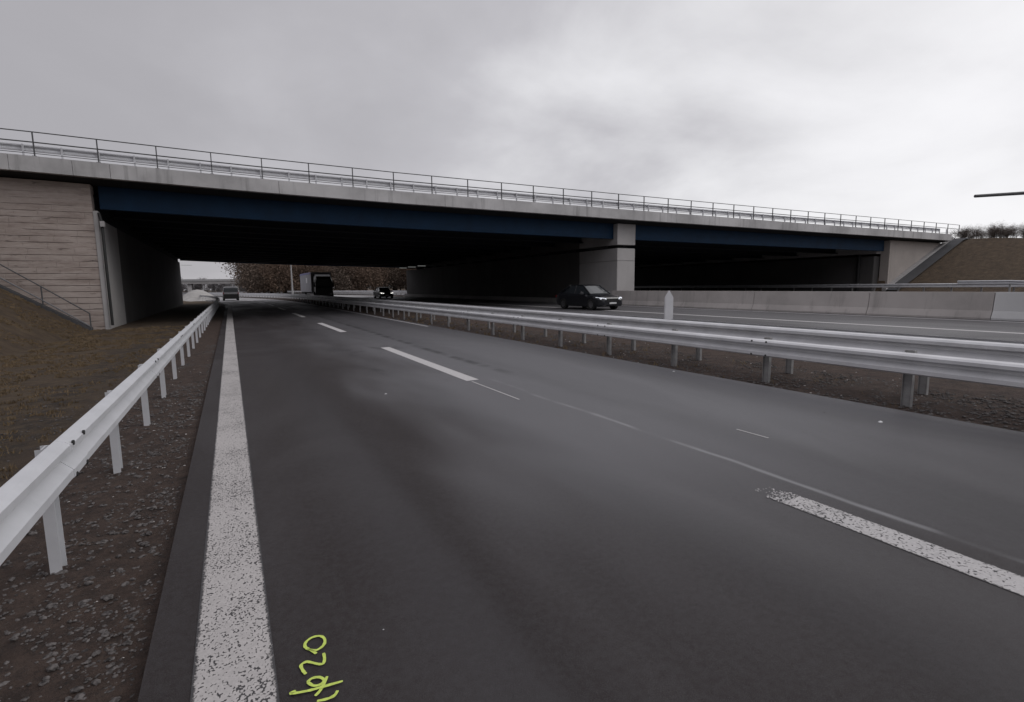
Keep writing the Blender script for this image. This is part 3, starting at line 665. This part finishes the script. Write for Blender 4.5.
kinds={0:(11,3.6,1,4200,.2,False,'leaf_brown'),1:(12,3.9,2,4000,.21,False,'leaf_dull'),2:(9.5,3.4,3,4000,.2,False,'leaf_brown'),3:(10,3.4,4,2200,.28,False,'leaf_grey'),
       4:(6,2.0,5,900,.3,True,'twig'),5:(5,1.9,6,900,.3,True,'twig')}
for i in range(64):
    row=i%3; x=4+(i//3)*2.85+random.uniform(-1.2,1.2)+row*.8; y=150+row*9+random.uniform(-3,3)+.1*x
    plant_tree(random.choice([0,0,1,2]),(x,y,base(x)-.3),random.uniform(0,6.28),random.uniform(.85,1.15),'brown leaved autumn tree in the wood beyond the underpass','trees of the brown wood beyond the underpass')
for i in range(60):
    x=-110+i*2.3+random.uniform(-1,1); y=330+random.uniform(-12,12)
    plant_tree(3,(x,y,-.3),random.uniform(0,6.28),random.uniform(.55,.85),'grey distant tree behind the low overpass','distant grey trees behind the overpass')
# bushes on crest of right embankment
for i in range(140):
    x=69.3+random.uniform(0,5); y=11+i*.12+random.uniform(-.6,.6)
    plant_tree(4+i%2,(x,y,H(x,y)-.2),random.uniform(0,6.28),random.uniform(.15,.3),'small leafless shrub on the crest of the brown embankment','leafless shrubs on the embankment crest','shrub')
# trees behind the bridge, tops seen through railing
for i in range(7):
    x=78+i*7.5+random.uniform(-3,3); y=100+random.uniform(-4,8)
    plant_tree(4,(x,y,4),random.uniform(0,6.28),random.uniform(1.9,2.3),'leafless tree behind the bridge, its top showing through the parapet railing','leafless trees behind the bridge')
# ------------------------------------------------------------------ gravel and grass (uncountable)
s=MB()
ico=[(0,0,1),(.9,0,.3),(.28,.85,.3),(-.72,.53,.3),(-.72,-.53,.3),(.28,-.85,.3),(.72,.53,-.3),(-.28,.85,-.3),(-.9,0,-.3),(-.28,-.85,-.3),(.72,-.53,-.3)]
icf=[(0,1,2),(0,2,3),(0,3,4),(0,4,5),(0,5,1),(1,6,2),(2,7,3),(3,8,4),(4,9,5),(5,10,1),(6,7,2),(7,8,3),(8,9,4),(9,10,5),(10,6,1)]
def stone(x,y,r):
    z=H(x,y)+(lump(x,y) if x<0 else .02)+r*.1; a=random.uniform(0,6.28); ca,sa=math.cos(a),math.sin(a); ax,ay,az=random.uniform(.8,1.4),random.uniform(.6,1),random.uniform(.35,.7)
    s.add([(x+r*(ca*u*ax-sa*v*ay),y+r*(sa*u*ax+ca*v*ay),z+r*w*az) for u,v,w in ico],icf)
for i in range(13000):
    y=1.6+random.random()**1.8*18; x=-.5-abs(random.gauss(0,1))*.75 if random.random()<.8 else random.uniform(-3,-.5)
    cl=noise.noise(Vector((x*1.6,y*1.1,5)))
    if cl<.0 and random.random()<.85: continue
    stone(x,y,random.uniform(.004,.014)*(1.5 if random.random()<.12 else 1)*(1 if y<8 else 1.3))
for i in range(900):
    y=1.6+random.random()**1.5*9; x=-.55-abs(random.gauss(0,.8)); stone(x,y,random.uniform(.014,.034)*(.8+y*.03))
for i in range(9000):
    y=-1+random.random()**1.4*28; x=random.uniform(7.4,9.4); stone(x,y,random.uniform(.008,.03))
gv=s.build('gravel',M['stone'],fix=False); s=MB()
for i in range(130):
    y=1.7+random.random()**1.5*14; x=-.5-abs(random.gauss(0,.8)); stone(x,y,random.uniform(.003,.008)*(1+y*.08))
for i in range(160):
    y=0+random.random()**1.4*24; x=random.uniform(7.4,10.4); stone(x,y,random.uniform(.01,.02))
tag(s.build('white_chippings',M['barrier'],fix=False),'scattered whitish stone chips on the dirt verge and in the median','stone chips',kind='stuff')
tag(gv,'loose pale and grey gravel on the dirt verge and in the median','gravel',kind='stuff')
s=MB()
def tuft(x,y,hh,n=7):
    z=H(x,y)+(lump(x,y) if x<0 else .02)
    for k in range(n):
        a=random.uniform(0,6.28); l=hh*random.uniform(.5,1.2); w=.004+.0006*y; dx,dy=math.cos(a)*l*.6,math.sin(a)*l*.6; px,py=x+random.uniform(-.05,.05),y+random.uniform(-.05,.05)
        s.add([(px-w,py,z-.01),(px+w,py,z-.01),(px+dx,py+dy,z+l)],[(0,1,2)])
for i in range(13000):
    y=3+random.random()*29; x=-1.9-random.random()**.8*8
    if noise.noise(Vector((x*.9,y*.7,1)))<-.12: continue
    if y>by(x)-.1: continue
    tuft(x,y,random.uniform(.02,.055))
tag(s.build('dry_grass',M['grassblade'],fix=False),'short brown dry grass on the left verge and slope','grass',kind='stuff')
s=MB()
for i in range(220):
    x=random.uniform(7.35,9.4) ; y=random.uniform(0,28)
    tuft(x,y,random.uniform(.03,.1),6)
tag(s.build('median_weeds',M['grassblade'],fix=False),'sparse dry weeds in the gravel median','weeds',kind='stuff')
# small litter on the asphalt
def bit(x,y,r,m,label):
    q=MB(); n=7; vs=[(x,y,base(x)+.05+r*.5)]+[(x+math.cos(k*6.283/n)*r*(1+.3*math.sin(k*2)),y+math.sin(k*6.283/n)*r*.7,base(x)+.052) for k in range(n)]
    q.add(vs,[(0,1+k,1+(k+1)%n) for k in range(n)]); tag(q.build('pebble',m,fix=False),label,'pebble')
bit(2.07,8.05,.022,M['white'],'tiny white pebble on the asphalt left of the middle lane dash')
bit(.56,2.42,.004,M['white'],'tiny pale pebble on the asphalt right of the sprayed mark')
bit(6.55,3.11,.035,M['white'],'flat white scrap on the asphalt before the median gravel')
bit(6.45,3.7,.014,M['bolt'],'tiny black pebble on the asphalt left of the white scrap')
bit(7.15,6.9,.03,M['white'],'small pale pebble on the shoulder near the median posts')
# ------------------------------------------------------------------ world + sun
w=bpy.data.worlds.new('World'); S.world=w; w.use_nodes=True; g=G(w); bgn=g.N['Background']
sky=g.N.new('ShaderNodeTexSky'); sky.sky_type='NISHITA'; sky.sun_disc=False; sky.sun_elevation=R(38); sky.sun_rotation=R(70)
tc=g.N.new('ShaderNodeTexCoord').outputs['Generated']; sp=g.N.new('ShaderNodeSeparateXYZ'); g.L.new(tc,sp.inputs[0])
# project onto a cloud layer so clouds flatten toward the horizon
dz=g.math('ADD',g.math('MAXIMUM',sp.outputs[2],0.0),.30)
cv=g.N.new('ShaderNodeCombineXYZ'); g.L.new(g.math('DIVIDE',sp.outputs[0],dz),cv.inputs[0]); g.L.new(g.math('DIVIDE',sp.outputs[1],dz),cv.inputs[1])
n1=g.noise(g.mapping(cv.outputs[0],(1,1,1),(2.3,.7,0)),1.5,6,.5,.35); n2=g.noise(cv.outputs[0],5.0,5,.6,.2)
grad=g.math('ADD',g.math('MULTIPLY',sp.outputs[0],.60),g.math('MULTIPLY',sp.outputs[1],-.12))
v=g.math('ADD',g.math('ADD',g.math('MULTIPLY',g.math('SUBTRACT',n1,.5),.85),g.math('MULTIPLY',g.math('SUBTRACT',n2,.5),.15)),grad)
v=g.math('ADD',v,g.sstep(sp.outputs[2],.0,.12,.06,0))
south=g.sstep(sp.outputs[1],.05,-.25); lowf=g.sstep(sp.outputs[2],.08,.42,.30,1.35)  # unseen low southern sky dimmed to darken the underpass, higher sky boosted
lit=g.math('ADD',1.0,g.math('MULTIPLY',south,g.math('SUBTRACT',lowf,1.0)))
col=g.ramp(g.sstep(v,-.35,.75),[(0,(.43,.42,.445)),(.4,(.55,.54,.57)),(.7,(.76,.755,.78)),(1,(.96,.955,.98))])
skyc=g.N.new('ShaderNodeVectorMath'); skyc.operation='SCALE'; g.L.new(sky.outputs[0],skyc.inputs[0]); skyc.inputs[3].default_value=.06
g.L.new(g.mix(.95,skyc.outputs[0],col),bgn.inputs[0]); g.L.new(lit,bgn.inputs[1])
sd=bpy.data.lights.new('Sun','SUN'); sd.energy=.5; sd.angle=R(20); sd.color=(1,.97,.93); so=bpy.data.objects.new('Sun',sd); C.objects.link(so); so.rotation_euler=(R(52),0,R(60-0))
# ------------------------------------------------------------------ camera
yaw,pitch,roll=.4963,.1251,-.0113
f=Vector((math.sin(yaw)*math.cos(pitch),math.cos(yaw)*math.cos(pitch),-math.sin(pitch))); r=Vector((math.cos(yaw),-math.sin(yaw),0)); u=r.cross(f)
r2=r*math.cos(roll)+u*math.sin(roll); u2=-r*math.sin(roll)+u*math.cos(roll)
cd=bpy.data.cameras.new('Camera'); cd.sensor_width=36; cd.lens=516.378/1024*36; cd.clip_end=4000; cd.clip_start=.05
co=bpy.data.objects.new('Camera',cd); C.objects.link(co)
mm=Matrix((( r2.x,u2.x,-f.x,0),(r2.y,u2.y,-f.y,0),(r2.z,u2.z,-f.z,1.71+.05),(0,0,0,1))); co.matrix_world=mm; S.camera=co
S.view_settings.view_transform='Standard'; S.view_settings.look='None'; S.view_settings.exposure=0; S.view_settings.gamma=1
S.render.engine='CYCLES'; S.cycles.max_bounces=6; S.cycles.diffuse_bounces=1; S.cycles.glossy_bounces=2
